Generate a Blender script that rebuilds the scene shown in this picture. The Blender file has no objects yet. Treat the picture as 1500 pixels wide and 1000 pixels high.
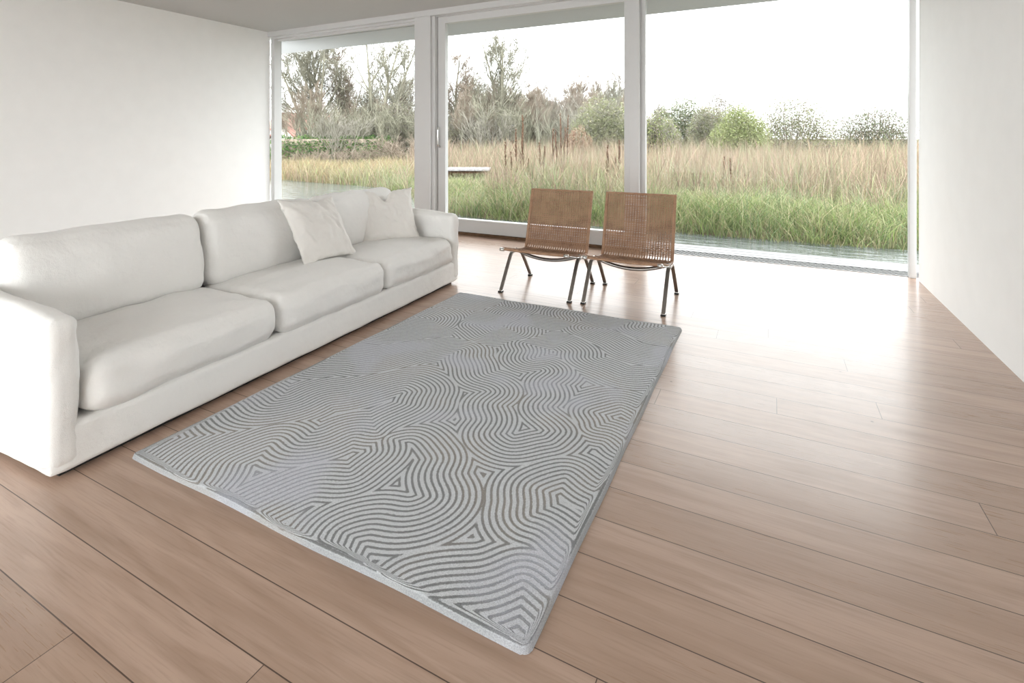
import bpy, bmesh, math, random
import numpy as np
from mathutils import Vector, Matrix, noise

C = bpy.context.scene.collection
random.seed(7)
RNG = np.random.default_rng(11)

# ---------------------------------------------------------------- camera, world, light, exposure
EYE = 1.245                     # camera height, metres
YAW = math.radians(26.8)        # camera turned left of the room's long axis
FOC = 753.0                     # focal length in pixels of the 1500 px wide frame
HOR = 203.0                     # row of the horizon

cam_data = bpy.data.cameras.new('camera')
cam_data.sensor_fit = 'HORIZONTAL'
cam_data.sensor_width = 36.0
cam_data.lens = 36.0 * FOC / 1500.0
cam_data.shift_y = -(500.0 - HOR) / 1500.0
cam_data.clip_start = 0.05
cam_data.clip_end = 4000
cam = bpy.data.objects.new('camera', cam_data)
C.objects.link(cam)
cam.location = (0, 0, EYE)
cam.rotation_euler = (math.radians(90), 0, YAW)
bpy.context.scene.camera = cam

world = bpy.data.worlds.new('overcast_sky')
bpy.context.scene.world = world
world.use_nodes = True
wn = world.node_tree
wn.nodes['Background'].inputs['Color'].default_value = (0.97, 0.985, 1.0, 1)
# overcast, brightest overhead and behind the house where the sun stands behind the cloud
SKY_LOW, SKY_HIGH = 3.3, 6.2
_tc = wn.nodes.new('ShaderNodeTexCoord')
_dot = wn.nodes.new('ShaderNodeVectorMath'); _dot.operation = 'DOT_PRODUCT'
_dot.inputs[1].default_value = (.10, -.42, .90)
wn.links.new(_tc.outputs['Generated'], _dot.inputs[0])
_mr = wn.nodes.new('ShaderNodeMapRange'); _mr.interpolation_type = 'SMOOTHSTEP'
_mr.inputs[1].default_value = -.15; _mr.inputs[2].default_value = .95
_mr.inputs[3].default_value = SKY_LOW; _mr.inputs[4].default_value = SKY_HIGH
wn.links.new(_dot.outputs['Value'], _mr.inputs[0])
wn.links.new(_mr.outputs[0], wn.nodes['Background'].inputs['Strength'])

vs = bpy.context.scene.view_settings
vs.view_transform = 'Standard'
vs.look = 'None'
vs.gamma = 1.0
vs.use_curve_mapping = False
vs.exposure = 0.55

cc, ss = math.cos(YAW), math.sin(YAW)
def spot(u, depth):
    """ground position lying `depth` metres ahead of the camera in the direction of column u"""
    t = (u - 750.0) / FOC
    return (t * cc - ss) * depth, (t * ss + cc) * depth

# ---------------------------------------------------------------- materials
def new_mat(name, col=(.8, .8, .8), rough=.6, metal=0.0, spec=.5):
    m = bpy.data.materials.new(name)
    m.use_nodes = True
    b = m.node_tree.nodes['Principled BSDF']
    b.inputs['Base Color'].default_value = (*col, 1)
    b.inputs['Roughness'].default_value = rough
    b.inputs['Metallic'].default_value = metal
    b.inputs['Specular IOR Level'].default_value = spec
    return m, m.node_tree, b

def N(t, kind, **kw):
    n = t.nodes.new(kind)
    for k, v in kw.items():
        setattr(n, k, v)
    return n

def math_node(t, op, a, b=None, c=None):
    n = N(t, 'ShaderNodeMath', operation=op)
    for i, v in enumerate((a, b, c)):
        if v is None:
            continue
        if isinstance(v, (int, float)):
            n.inputs[i].default_value = v
        else:
            t.links.new(v, n.inputs[i])
    return n.outputs[0]

def mix_col(t, fac, a, b, blend='MIX'):
    n = N(t, 'ShaderNodeMix', data_type='RGBA', blend_type=blend)
    for sock, v in ((n.inputs[0], fac), (n.inputs[6], a), (n.inputs[7], b)):
        if isinstance(v, (int, float)):
            sock.default_value = v
        elif isinstance(v, tuple):
            sock.default_value = (*v, 1)
        else:
            t.links.new(v, sock)
    return n.outputs[2]

def map_range(t, v, a, b, c=0.0, d=1.0, smooth=False):
    n = N(t, 'ShaderNodeMapRange')
    if smooth:
        n.interpolation_type = 'SMOOTHSTEP'
    t.links.new(v, n.inputs[0])
    for i, x in enumerate((a, b, c, d)):
        n.inputs[1 + i].default_value = x
    return n.outputs[0]

def obj_noise(t, scale, detail=3, coord='Object', stretch=None, rough=.5):
    tc = N(t, 'ShaderNodeTexCoord')
    src = tc.outputs[coord]
    if stretch:
        mp = N(t, 'ShaderNodeMapping')
        mp.inputs['Scale'].default_value = stretch
        t.links.new(src, mp.inputs[0])
        src = mp.outputs[0]
    n = N(t, 'ShaderNodeTexNoise')
    n.inputs['Scale'].default_value = scale
    n.inputs['Detail'].default_value = detail
    n.inputs['Roughness'].default_value = rough
    t.links.new(src, n.inputs[0])
    return n.outputs[0]

def add_bump(t, b, height, strength=.3, dist=.01):
    n = N(t, 'ShaderNodeBump')
    n.inputs['Strength'].default_value = strength
    n.inputs['Distance'].default_value = dist
    t.links.new(height, n.inputs['Height'])
    t.links.new(n.outputs[0], b.inputs['Normal'])

def paint(name, col, rough=.45, var=.03):
    m, t, b = new_mat(name, col, rough)
    nz = obj_noise(t, 6, 3)
    lo = tuple(c * (1 - var) for c in col)
    hi = tuple(min(1, c * (1 + var)) for c in col)
    t.links.new(mix_col(t, nz, lo, hi), b.inputs['Base Color'])
    return m

def bark(name, lo, hi, scale=6):
    m, t, b = new_mat(name, lo, .9, spec=.15)
    nz = obj_noise(t, scale, 4)
    t.links.new(mix_col(t, map_range(t, nz, .35, .65), lo, hi), b.inputs['Base Color'])
    return m

def attr_mat(name, rough=.75, translucent=.25, attr='tint'):
    m = bpy.data.materials.new(name)
    m.use_nodes = True
    t = m.node_tree
    b = t.nodes['Principled BSDF']
    a = N(t, 'ShaderNodeAttribute', attribute_name=attr)
    t.links.new(a.outputs['Color'], b.inputs['Base Color'])
    b.inputs['Roughness'].default_value = rough
    b.inputs['Specular IOR Level'].default_value = .2
    if translucent:
        tr = N(t, 'ShaderNodeBsdfTranslucent')
        t.links.new(a.outputs['Color'], tr.inputs[0])
        mx = N(t, 'ShaderNodeMixShader')
        mx.inputs[0].default_value = translucent
        t.links.new(b.outputs[0], mx.inputs[1])
        t.links.new(tr.outputs[0], mx.inputs[2])
        t.links.new(mx.outputs[0], t.nodes['Material Output'].inputs[0])
    return m

M = {}
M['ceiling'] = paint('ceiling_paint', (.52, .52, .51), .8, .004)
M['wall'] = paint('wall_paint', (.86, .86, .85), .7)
M['frame'] = paint('frame_paint', (.60, .60, .595), .4, .02)
M['soffit'] = paint('soffit_paint', (.55, .55, .555), .7)
M['timber'] = bark('brown_threshold_timber', (.10, .06, .035), (.17, .10, .06), 12)

def make_glass():
    m = bpy.data.materials.new('window_glass')
    m.use_nodes = True
    t = m.node_tree
    for n in list(t.nodes):
        if n.type != 'OUTPUT_MATERIAL':
            t.nodes.remove(n)
    out = [n for n in t.nodes if n.type == 'OUTPUT_MATERIAL'][0]
    tr = N(t, 'ShaderNodeBsdfTransparent')
    tr.inputs[0].default_value = (.97, .98, .975, 1)
    gl = N(t, 'ShaderNodeBsdfGlossy')
    gl.inputs['Roughness'].default_value = .01
    gl.inputs[0].default_value = (.95, .97, .96, 1)
    lw = N(t, 'ShaderNodeLayerWeight')
    lw.inputs[0].default_value = .5
    fac = math_node(t, 'ADD', math_node(t, 'MULTIPLY', math_node(t, 'POWER', lw.outputs['Facing'], 5.0), .4), .003)
    mx = N(t, 'ShaderNodeMixShader')
    t.links.new(fac, mx.inputs[0])
    t.links.new(tr.outputs[0], mx.inputs[1])
    t.links.new(gl.outputs[0], mx.inputs[2])
    t.links.new(mx.outputs[0], out.inputs[0])
    return m
M['glass'] = make_glass()

def make_steel():
    m, t, b = new_mat('satin_steel', (.27, .25, .23), .36, 1.0)
    nz = obj_noise(t, 60, 2, stretch=(1, 1, .1))
    t.links.new(map_range(t, nz, .3, .7, .28, .42), b.inputs['Roughness'])
    return m
M['steel'] = make_steel()
M['bright_steel'] = new_mat('polished_steel', (.72, .71, .69), .22, 1.0)[0]
M['rubber'] = new_mat('black_rubber', (.02, .018, .016), .6)[0]

def make_linen(name, col, wr=1.0):
    m, t, b = new_mat(name, col, .85, spec=.2)
    b.inputs['Sheen Weight'].default_value = .1
    big = obj_noise(t, 5, 3)
    t.links.new(mix_col(t, big, tuple(c * .965 for c in col), tuple(min(1, c * 1.03) for c in col)), b.inputs['Base Color'])
    fine = obj_noise(t, 420, 2)
    fold = obj_noise(t, 9, 4, rough=.55)
    h = math_node(t, 'ADD', math_node(t, 'MULTIPLY', fine, .12), math_node(t, 'MULTIPLY', fold, wr))
    add_bump(t, b, h, .5, .03)
    return m
M['linen'] = make_linen('white_sofa_linen', (.87, .855, .83))
M['pillow'] = make_linen('ivory_pillow_linen', (.83, .80, .76), .8)

def make_floor():
    m, t, b = new_mat('oak_floor_boards', (.4, .27, .19), .3)
    geo = N(t, 'ShaderNodeNewGeometry')
    sp = N(t, 'ShaderNodeSeparateXYZ')
    t.links.new(geo.outputs['Position'], sp.inputs[0])
    x, y = sp.outputs[0], sp.outputs[1]
    yy = math_node(t, 'DIVIDE', math_node(t, 'ADD', y, -1.311 + 16.3), .163)
    idx = math_node(t, 'FLOOR', yy)
    fr = math_node(t, 'FRACT', yy)
    w1 = N(t, 'ShaderNodeTexWhiteNoise', noise_dimensions='1D')
    t.links.new(idx, w1.inputs['W'])
    xo = math_node(t, 'ADD', math_node(t, 'DIVIDE', x, 2.4), math_node(t, 'MULTIPLY', w1.outputs[0], 7.3))
    xi = math_node(t, 'FLOOR', xo)
    xf = math_node(t, 'FRACT', xo)
    cb = N(t, 'ShaderNodeCombineXYZ')
    t.links.new(idx, cb.inputs[0]); t.links.new(xi, cb.inputs[1])
    w2 = N(t, 'ShaderNodeTexWhiteNoise', noise_dimensions='2D')
    t.links.new(cb.outputs[0], w2.inputs['Vector'])
    rnd = w2.outputs[0]
    # grain coordinate, shifted per board
    cv = N(t, 'ShaderNodeCombineXYZ')
    t.links.new(math_node(t, 'ADD', math_node(t, 'MULTIPLY', x, .9), math_node(t, 'MULTIPLY', rnd, 37.0)), cv.inputs[0])
    t.links.new(math_node(t, 'ADD', math_node(t, 'MULTIPLY', y, 9.0), math_node(t, 'MULTIPLY', rnd, 11.0)), cv.inputs[1])
    t.links.new(math_node(t, 'MULTIPLY', rnd, 5.0), cv.inputs[2])
    g1 = N(t, 'ShaderNodeTexNoise'); g1.inputs['Scale'].default_value = 2.2; g1.inputs['Detail'].default_value = 5; g1.inputs['Distortion'].default_value = .6
    t.links.new(cv.outputs[0], g1.inputs[0])
    cv2 = N(t, 'ShaderNodeCombineXYZ')
    t.links.new(math_node(t, 'MULTIPLY', x, 7.0), cv2.inputs[0])
    t.links.new(math_node(t, 'MULTIPLY', y, 190.0), cv2.inputs[1])
    t.links.new(rnd, cv2.inputs[2])
    g2 = N(t, 'ShaderNodeTexNoise'); g2.inputs['Scale'].default_value = 1.0; g2.inputs['Detail'].default_value = 3
    t.links.new(cv2.outputs[0], g2.inputs[0])
    bands = N(t, 'ShaderNodeTexWave', bands_direction='Y')
    bands.inputs['Scale'].default_value = .55; bands.inputs['Distortion'].default_value = 9; bands.inputs['Detail'].default_value = 2
    t.links.new(cv.outputs[0], bands.inputs[0])
    base = mix_col(t, rnd, FLOOR_A, FLOOR_B)
    c1 = mix_col(t, map_range(t, g1.outputs[0], .4, .72), base, FLOOR_C)
    c2 = mix_col(t, math_node(t, 'MULTIPLY', map_range(t, g2.outputs[0], .5, .72), .28), c1, FLOOR_D)
    c3 = mix_col(t, math_node(t, 'MULTIPLY', bands.outputs[0], .08), c2, FLOOR_D)
    # knots
    vo = N(t, 'ShaderNodeTexVoronoi'); vo.inputs['Scale'].default_value = 3.4
    t.links.new(geo.outputs['Position'], vo.inputs[0])
    kn = map_range(t, vo.outputs['Distance'], .012, .03, .8, 0)
    c4 = mix_col(t, kn, c3, (.09, .05, .035))
    e1 = math_node(t, 'LESS_THAN', math_node(t, 'ABSOLUTE', math_node(t, 'ADD', fr, -.5)), .5 - .0095)
    e2 = math_node(t, 'LESS_THAN', math_node(t, 'ABSOLUTE', math_node(t, 'ADD', xf, -.5)), .5 - .0006)
    solid = math_node(t, 'MULTIPLY', e1, e2)
    c5 = mix_col(t, solid, (.085, .05, .034), c4)
    t.links.new(c5, b.inputs['Base Color'])
    rg = math_node(t, 'ADD', map_range(t, g2.outputs[0], .3, .7, .25, .36), math_node(t, 'MULTIPLY', rnd, .05))
    t.links.new(rg, b.inputs['Roughness'])
    b.inputs['Specular IOR Level'].default_value = .5
    b.inputs['Coat Weight'].default_value = .30
    b.inputs['Coat Roughness'].default_value = .17
    h = math_node(t, 'ADD', math_node(t, 'MULTIPLY', solid, .6), math_node(t, 'MULTIPLY', g2.outputs[0], .10))
    h = math_node(t, 'ADD', h, math_node(t, 'MULTIPLY', rnd, .06))
    add_bump(t, b, h, .35, .004)
    return m
FLOOR_A, FLOOR_B = (.385, .262, .192), (.475, .335, .258)
FLOOR_C, FLOOR_D = (.355, .236, .17), (.24, .15, .105)
M['floor'] = make_floor()

def make_rug_mat():
    m, t, b = new_mat('woven_wool_rug', (.5, .5, .5), .95, spec=.1)
    a = N(t, 'ShaderNodeAttribute', attribute_name='field')
    edge = N(t, 'ShaderNodeAttribute', attribute_name='edge')
    geo = N(t, 'ShaderNodeNewGeometry')
    fz = N(t, 'ShaderNodeTexNoise'); fz.inputs['Scale'].default_value = 130; fz.inputs['Detail'].default_value = 2
    t.links.new(geo.outputs['Position'], fz.inputs[0])
    fine = N(t, 'ShaderNodeTexNoise'); fine.inputs['Scale'].default_value = 330; fine.inputs['Detail'].default_value = 2
    t.links.new(geo.outputs['Position'], fine.inputs[0])
    f = math_node(t, 'ADD', a.outputs['Fac'], math_node(t, 'MULTIPLY', math_node(t, 'ADD', fz.outputs[0], -.5), .0048))
    s = math_node(t, 'SINE', math_node(t, 'MULTIPLY', f, 2 * math.pi / RUG_PERIOD))
    line = map_range(t, s, -.85, .15, 0, 1, True)           # 1 = raised pale cord, 0 = sunk grey line
    # plain band along the border
    rim = map_range(t, edge.outputs['Fac'], .014, .008)
    line = math_node(t, 'MULTIPLY', line, map_range(t, edge.outputs['Fac'], .005, .010, .45, 1))
    patch = N(t, 'ShaderNodeTexNoise'); patch.inputs['Scale'].default_value = 2.7; patch.inputs['Detail'].default_value = 1.5
    t.links.new(geo.outputs['Position'], patch.inputs[0])
    pt = map_range(t, patch.outputs[0], .52, .66, 0, 1, True)  # pile sheen put into the colour as lilac, low-contrast patches
    patch2 = N(t, 'ShaderNodeTexNoise'); patch2.inputs['Scale'].default_value = 3.3; patch2.inputs['Detail'].default_value = 1
    mp = N(t, 'ShaderNodeMapping'); mp.inputs['Location'].default_value = (9, 4, 2)
    t.links.new(geo.outputs['Position'], mp.inputs[0]); t.links.new(mp.outputs[0], patch2.inputs[0])
    warm = map_range(t, patch2.outputs[0], .48, .66, 0, 1, True)
    dark = mix_col(t, pt, mix_col(t, warm, RUG_DARK, RUG_WARM), RUG_SHEEN_LILAC)
    pale = mix_col(t, pt, RUG_PALE, RUG_SHEEN_PALE)
    col = mix_col(t, line, dark, pale)
    fl = map_range(t, fine.outputs[0], .25, .75, .74, 1.2)
    cb = N(t, 'ShaderNodeCombineColor')
    for i in range(3):
        t.links.new(fl, cb.inputs[i])
    col = mix_col(t, 1.0, col, cb.outputs[0], 'MULTIPLY')
    t.links.new(col, b.inputs['Base Color'])
    h = math_node(t, 'ADD', math_node(t, 'MULTIPLY', line, .8), math_node(t, 'MULTIPLY', fine.outputs[0], .5))
    add_bump(t, b, h, .55, .004)
    b.inputs['Sheen Weight'].default_value = .2
    return m
RUG_PERIOD = .0225
RUG_DARK, RUG_WARM, RUG_SHEEN_LILAC = (.205, .21, .213), (.255, .235, .215), (.36, .37, .41)
RUG_PALE, RUG_SHEEN_PALE = (.555, .57, .59), (.53, .54, .585)
M['rug'] = make_rug_mat()

def make_wicker():
    m, t, b = new_mat('brown_cane', (.3, .16, .09), .55, spec=.35)
    a = obj_noise(t, 14, 3)
    f = obj_noise(t, 160, 2, stretch=(1, 1, 1))
    c = mix_col(t, map_range(t, a, .35, .65), (.265, .14, .083), (.39, .23, .14))
    c = mix_col(t, map_range(t, f, .42, .75), c, (.44, .27, .165))
    t.links.new(c, b.inputs['Base Color'])
    return m
M['wicker'] = make_wicker()

def make_water():
    m, t, b = new_mat('pond_water', (.07, .08, .075), .06, spec=.6)
    b.inputs['IOR'].default_value = 1.33
    n1 = obj_noise(t, 3.2, 3, stretch=(.6, 2.2, 1))
    n2 = obj_noise(t, 16, 2, stretch=(.5, 2.0, 1))
    h = math_node(t, 'ADD', math_node(t, 'MULTIPLY', n1, 1.0), math_node(t, 'MULTIPLY', n2, .25))
    add_bump(t, b, h, .5, .06)
    return m
M['water'] = make_water()

def make_soil():
    m, t, b = new_mat('grassy_soil', (.1, .09, .05), .95, spec=.1)
    n = obj_noise(t, .8, 4)
    n2 = obj_noise(t, 7, 3)
    c = mix_col(t, map_range(t, n, .4, .6), (.045, .058, .022), (.085, .07, .04))
    c = mix_col(t, math_node(t, 'MULTIPLY', n2, .5), c, (.06, .05, .03))
    t.links.new(c, b.inputs['Base Color'])
    return m
M['soil'] = make_soil()
M['blade'] = attr_mat('grass_blades', .7, .35)
M['leaf'] = attr_mat('small_leaves', .65, .3)
M['bark_grey'] = bark('grey_green_bark', (.13, .125, .095), (.235, .225, .175), 3)
M['bark_pale'] = bark('pale_lichen_bark', (.24, .235, .18), (.40, .39, .31), 4)
M['bark_brown'] = bark('brown_twig_bark', (.15, .12, .095), (.26, .215, .17), 4)
M['stalk'] = bark('dark_seed_stalk', (.06, .038, .025), (.12, .07, .045), 20)
M['rooftile'] = bark('red_roof_tiles', (.20, .105, .085), (.27, .15, .125), 3)
M['housewall'] = paint('white_house_render', (.62, .58, .56), .8)
M['planks'] = bark('weathered_planks', (.20, .19, .19), (.29, .28, .28), 9)
M['wetdeck'] = paint('wet_grey_decking', (.15, .15, .155), .38, .2)
M['grate'] = new_mat('galvanised_grate', (.13, .13, .125), .5, .7)[0]
M['dark'] = new_mat('dark_void', (.02, .02, .02), .9)[0]

# ---------------------------------------------------------------- mesh helpers
def from_np(name, verts, faces, mat, parent=None, smooth=False, attrs=None):
    me = bpy.data.meshes.new(name)
    me.from_pydata(verts if isinstance(verts, list) else verts.tolist(), [], faces if isinstance(faces, list) else faces.tolist())
    if smooth:
        me.polygons.foreach_set('use_smooth', [True] * len(me.polygons))
    me.materials.append(mat)
    for k, (typ, data) in (attrs or {}).items():
        at = me.attributes.new(k, typ, 'POINT')
        if typ == 'FLOAT':
            at.data.foreach_set('value', np.asarray(data, dtype=np.float32).ravel())
        else:
            at.data.foreach_set('color', np.asarray(data, dtype=np.float32).ravel())
    me.update()
    o = bpy.data.objects.new(name, me)
    C.objects.link(o)
    if parent:
        o.parent = parent
    return o

def from_bm(name, bm, mat, parent=None, smooth=False):
    me = bpy.data.meshes.new(name)
    bmesh.ops.recalc_face_normals(bm, faces=bm.faces)
    bm.to_mesh(me); bm.free()
    if smooth:
        me.polygons.foreach_set('use_smooth', [True] * len(me.polygons))
    me.materials.append(mat)
    o = bpy.data.objects.new(name, me)
    C.objects.link(o)
    if parent:
        o.parent = parent
    return o

def box_into(bm, x0, x1, y0, y1, z0, z1, bev=0.0):
    r = bmesh.ops.create_cube(bm, size=1, matrix=Matrix.Translation(((x0 + x1) / 2, (y0 + y1) / 2, (z0 + z1) / 2)) @ Matrix.Diagonal((x1 - x0, y1 - y0, z1 - z0, 1)))
    if bev:
        es = list({e for v in r['verts'] for e in v.link_edges})
        bmesh.ops.bevel(bm, geom=es, offset=bev, segments=2, profile=.5, affect='EDGES')

def boxes(name, mat, lst, parent=None, bev=0.0):
    bm = bmesh.new()
    for b in lst:
        box_into(bm, *b, bev=bev)
    return from_bm(name, bm, mat, parent)

def struct(o):
    o['kind'] = 'structure'
    return o

def thing(name, loc, label, cat, group=None, rot=0):
    o = bpy.data.objects.new(name, None)
    o.empty_display_size = .1
    C.objects.link(o)
    o.location = loc
    o.rotation_euler = (0, 0, rot)
    return tag(o, label, cat, group)

def tag(o, label, cat, group=None, kind=None):
    o['label'] = label
    o['category'] = cat
    if group:
        o['group'] = group
    if kind:
        o['kind'] = kind
    return o

def copy_thing(root, label=None):
    r = root.copy(); C.objects.link(r)
    if label:
        r['label'] = label
    for ch in root.children:
        c = ch.copy(); C.objects.link(c); c.parent = r
        for g in ch.children:
            d = g.copy(); C.objects.link(d); d.parent = c
    return r

class Tubes:
    """collects tubes along polylines; one mesh"""
    def __init__(self):
        self.v = []; self.f = []
    def add(self, pts, rad, sides=6, flat=None, cap=True):
        """flat=(half_width_axis Vector, half_width, half_thickness) sweeps a flat bar instead"""
        pts = [Vector(p) for p in pts]
        n = len(pts)
        base = len(self.v)
        prev = None
        for i, p in enumerate(pts):
            d = (pts[min(i + 1, n - 1)] - pts[max(i - 1, 0)]).normalized()
            if flat:
                a = flat[0] - d * flat[0].dot(d)
                a.normalize()
                b = d.cross(a)
                for sx, sy in ((1, 1), (-1, 1), (-1, -1), (1, -1)):
                    self.v.append(p + a * flat[1] * sx + b * flat[2] * sy)
            else:
                if prev is None:
                    a = d.orthogonal().normalized()
                else:
                    a = (prev - d * prev.dot(d)).normalized()
                prev = a
                b = d.cross(a)
                r = rad[i] if isinstance(rad, (list, tuple)) else rad
                for k in range(sides):
                    an = 2 * math.pi * k / sides
                    self.v.append(p + (a * math.cos(an) + b * math.sin(an)) * r)
        s = 4 if flat else sides
        for i in range(n - 1):
            for k in range(s):
                q = (k + 1) % s
                self.f.append((base + i * s + k, base + i * s + q, base + (i + 1) * s + q, base + (i + 1) * s + k))
        if cap:
            self.f.append(tuple(base + k for k in reversed(range(s))))
            self.f.append(tuple(base + (n - 1) * s + k for k in range(s)))
    def build(self, name, mat, parent=None, smooth=True):
        return from_np(name, [tuple(v) for v in self.v], self.f, mat, parent, smooth)

def soft_box(name, size, rad, mat, parent=None, loc=(0, 0, 0), res=22, puff=(0, 0, 0), wrinkle=.004, wscale=6, seed=0, shear=None, fn=None):
    """upholstered block: rounded box whose faces swell and crease"""
    bm = bmesh.new()
    bmesh.ops.create_cube(bm, size=2)
    bmesh.ops.subdivide_edges(bm, edges=bm.edges[:], cuts=res, use_grid_fill=True)
    hx, hy, hz = (s / 2 for s in size)
    r = min(rad, hx, hy, hz)
    for v in bm.verts:
        # concentrate the grid towards the edges
        p = Vector([math.copysign(1 - (1 - abs(c)) ** 1.25, c) for c in v.co])
        q = Vector((p.x * hx, p.y * hy, p.z * hz))
        inner = Vector((max(-hx + r, min(hx - r, q.x)), max(-hy + r, min(hy - r, q.y)), max(-hz + r, min(hz - r, q.z))))
        d = q - inner
        if d.length > 1e-9:
            q = inner + d.normalized() * r
        q.x += math.copysign(puff[0], p.x) * (1 - p.y ** 2) * (1 - p.z ** 2) * abs(p.x)
        q.y += math.copysign(puff[1], p.y) * (1 - p.x ** 2) * (1 - p.z ** 2) * abs(p.y)
        q.z += math.copysign(puff[2], p.z) * (1 - p.x ** 2) * (1 - p.y ** 2) * abs(p.z)
        n1 = noise.noise(q * wscale + Vector((seed * 3.7, seed, 0)))
        n2 = noise.noise(Vector((q.x * wscale * 2.4, q.y * wscale * .9, q.z * wscale * 2.4)) + Vector((0, seed * 2.1, 5)))
        dn = d.normalized() if d.length > 1e-9 else Vector((0, 0, 1))
        q += dn * (n1 * wrinkle + n2 * wrinkle * .7)
        if shear:
            q.x += shear * q.z
        if fn:
            q = fn(q, p)
        v.co = q + Vector(loc)
    return from_bm(name, bm, mat, parent, True)

# ---------------------------------------------------------------- room shell
WX0, WX1 = -7.2, 1.15            # side walls
WY0, WY1 = -3.6, 5.70            # rear and window wall
CZ = 2.95
struct(boxes('floor', M['floor'], [(WX0 - .2, WX1 + .2, WY0 - .2, 5.74, -.12, 0)]))
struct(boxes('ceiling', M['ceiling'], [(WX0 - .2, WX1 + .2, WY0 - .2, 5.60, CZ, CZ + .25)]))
struct(boxes('wall_left', M['wall'], [(WX0 - .2, WX0, WY0, 5.62, 0, CZ)]))
struct(boxes('wall_right', M['wall'], [(WX1, WX1 + .2, WY0, 5.62, 0, CZ)]))
# rear wall, behind the camera: piers, tall windows added between to light the room
struct(boxes('wall_rear', M['wall'], [(WX0, WX1, WY0 - .2, WY0, 2.75, CZ), (WX0, -6.9, WY0 - .2, WY0, 0, 2.75), (-3.2, -2.9, WY0 - .2, WY0, 0, 2.75), (.9, WX1, WY0 - .2, WY0, 0, 2.75)]))
for k, (a, b_) in enumerate(((-6.9, -3.2), (-2.9, .9))):
    w = boxes('window_%d' % (k + 3), M['frame'], [(a, a + .07, WY0 - .14, WY0 - .05, 0, 2.75), (b_ - .07, b_, WY0 - .14, WY0 - .05, 0, 2.75), (a, b_, WY0 - .14, WY0 - .05, 2.68, 2.75), (a, b_, WY0 - .14, WY0 - .05, 0, .09)])
    struct(w)
    boxes('pane', M['glass'], [(a + .07, b_ - .07, WY0 - .10, WY0 - .092, .09, 2.68)], w)
# roof fascia, overhang
struct(boxes('trim_1', M['frame'], [(WX0 - .2, WX1 + .2, 5.58, 5.92, 2.872, 3.2)], bev=.004))
struct(boxes('trim_2', M['soffit'], [(-16, 6, 5.92, 6.74, 2.85, 3.16)]))
# posts
struct(boxes('trim_3', M['frame'], [(-4.295, -4.035, 5.585, 5.84, 0, 2.872)], bev=.004))
struct(boxes('trim_4', M['frame'], [(-1.405, -1.298, 5.66, 5.80, 0, 2.872), ], bev=.004))

# window_1: the fixed pane behind the sofa
w1 = struct(boxes('window_1', M['frame'], [(-7.2, -4.295, 5.64, 5.78, 2.845, 2.872), (-7.2, -4.295, 5.62, 5.80, 0, .17), (-7.2, -7.12, 5.64, 5.78, .17, 2.845), (-7.2, -4.295, 5.60, 5.80, .17, .20)], bev=.003))
boxes('pane', M['glass'], [(-7.12, -4.33, 5.755, 5.763, .20, 2.845)], w1)
boxes('glazing_bead', M['frame'], [(-7.12, -4.295, 5.70, 5.74, 2.815, 2.845), (-4.33, -4.295, 5.70, 5.79, .20, 2.845)], w1)

# door_1: the sliding glass door
d1 = struct(boxes('door_1', M['frame'], [(-3.985, -3.868, 5.690, 5.76, .03, 2.865), (-1.470, -1.402, 5.690, 5.76, .03, 2.865), (-3.868, -1.47, 5.690, 5.76, 2.775, 2.865), (-3.868, -1.47, 5.690, 5.76, .03, .20)], bev=.003))
boxes('pane', M['glass'], [(-3.868, -1.47, 5.722, 5.73, .20, 2.775)], d1)
boxes('frame', M['frame'], [(-4.035, -3.99, 5.625, 5.83, 0, 2.872), (-4.035, -1.405, 5.66, 5.84, 2.865, 2.872)], d1, bev=.002)
boxes('ledge', M['frame'], [(-3.868, -1.47, 5.672, 5.692, .175, .20)], d1, bev=.003)
hb = Tubes()
hb.add([(-3.955, 5.690, 1.14), (-3.955, 5.650, 1.15), (-3.955, 5.645, 1.17), (-3.955, 5.645, 1.36), (-3.955, 5.648, 1.40)], .011, 8)
hb.add([(-3.955, 5.700, 1.14), (-3.925, 5.648, 1.135)], .012, 8)
hd = hb.build('handle', M['bright_steel'], d1); hd['label'] = 'white metal pull handle'
# brown timber track below the door
struct(boxes('trim_5', M['timber'], [(-4.03, -1.30, 5.655, 5.74, 0, .032)], bev=.003))

# window_2: full-height pane right of the slim post
w2 = struct(boxes('window_2', M['frame'], [(-1.298, -1.245, 5.735, 5.80, 0, 2.872), (-1.245, WX1, 5.74, 5.80, 2.845, 2.872), (WX1 - .05, WX1, 5.70, 5.78, 0, 2.845)], bev=.003))
boxes('pane', M['glass'], [(-1.245, WX1 - .05, 5.752, 5.760, .002, 2.845)], w2)
boxes('sill', M['grate'], [(-1.245, WX1 - .05, 5.742, 5.768, -.12, .003)], w2)

# drain grate outside the right pane
gr = thing('floor_grate', (-.1, 5.90, -.02), 'dark metal drain grate lying along the foot of the right window', 'grate')
boxes('tray', M['dark'], [(-1.13, 1.6, -.12, .12, -.075, -.035)], gr)
gb = bmesh.new()
for k in range(44):
    rm = Matrix.Translation((-1.10 + k * .061, 0, 0)) @ Matrix.Rotation(.75, 4, 'Z') @ Matrix.Diagonal((.022, .30, .016, 1))
    bmesh.ops.create_cube(gb, size=1, matrix=rm)
from_bm('slats', gb, M['grate'], gr)
boxes('rim', M['grate'], [(-1.13, 1.6, -.125, -.113, -.05, .010), (-1.13, 1.6, .113, .125, -.05, .010)], gr)

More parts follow.
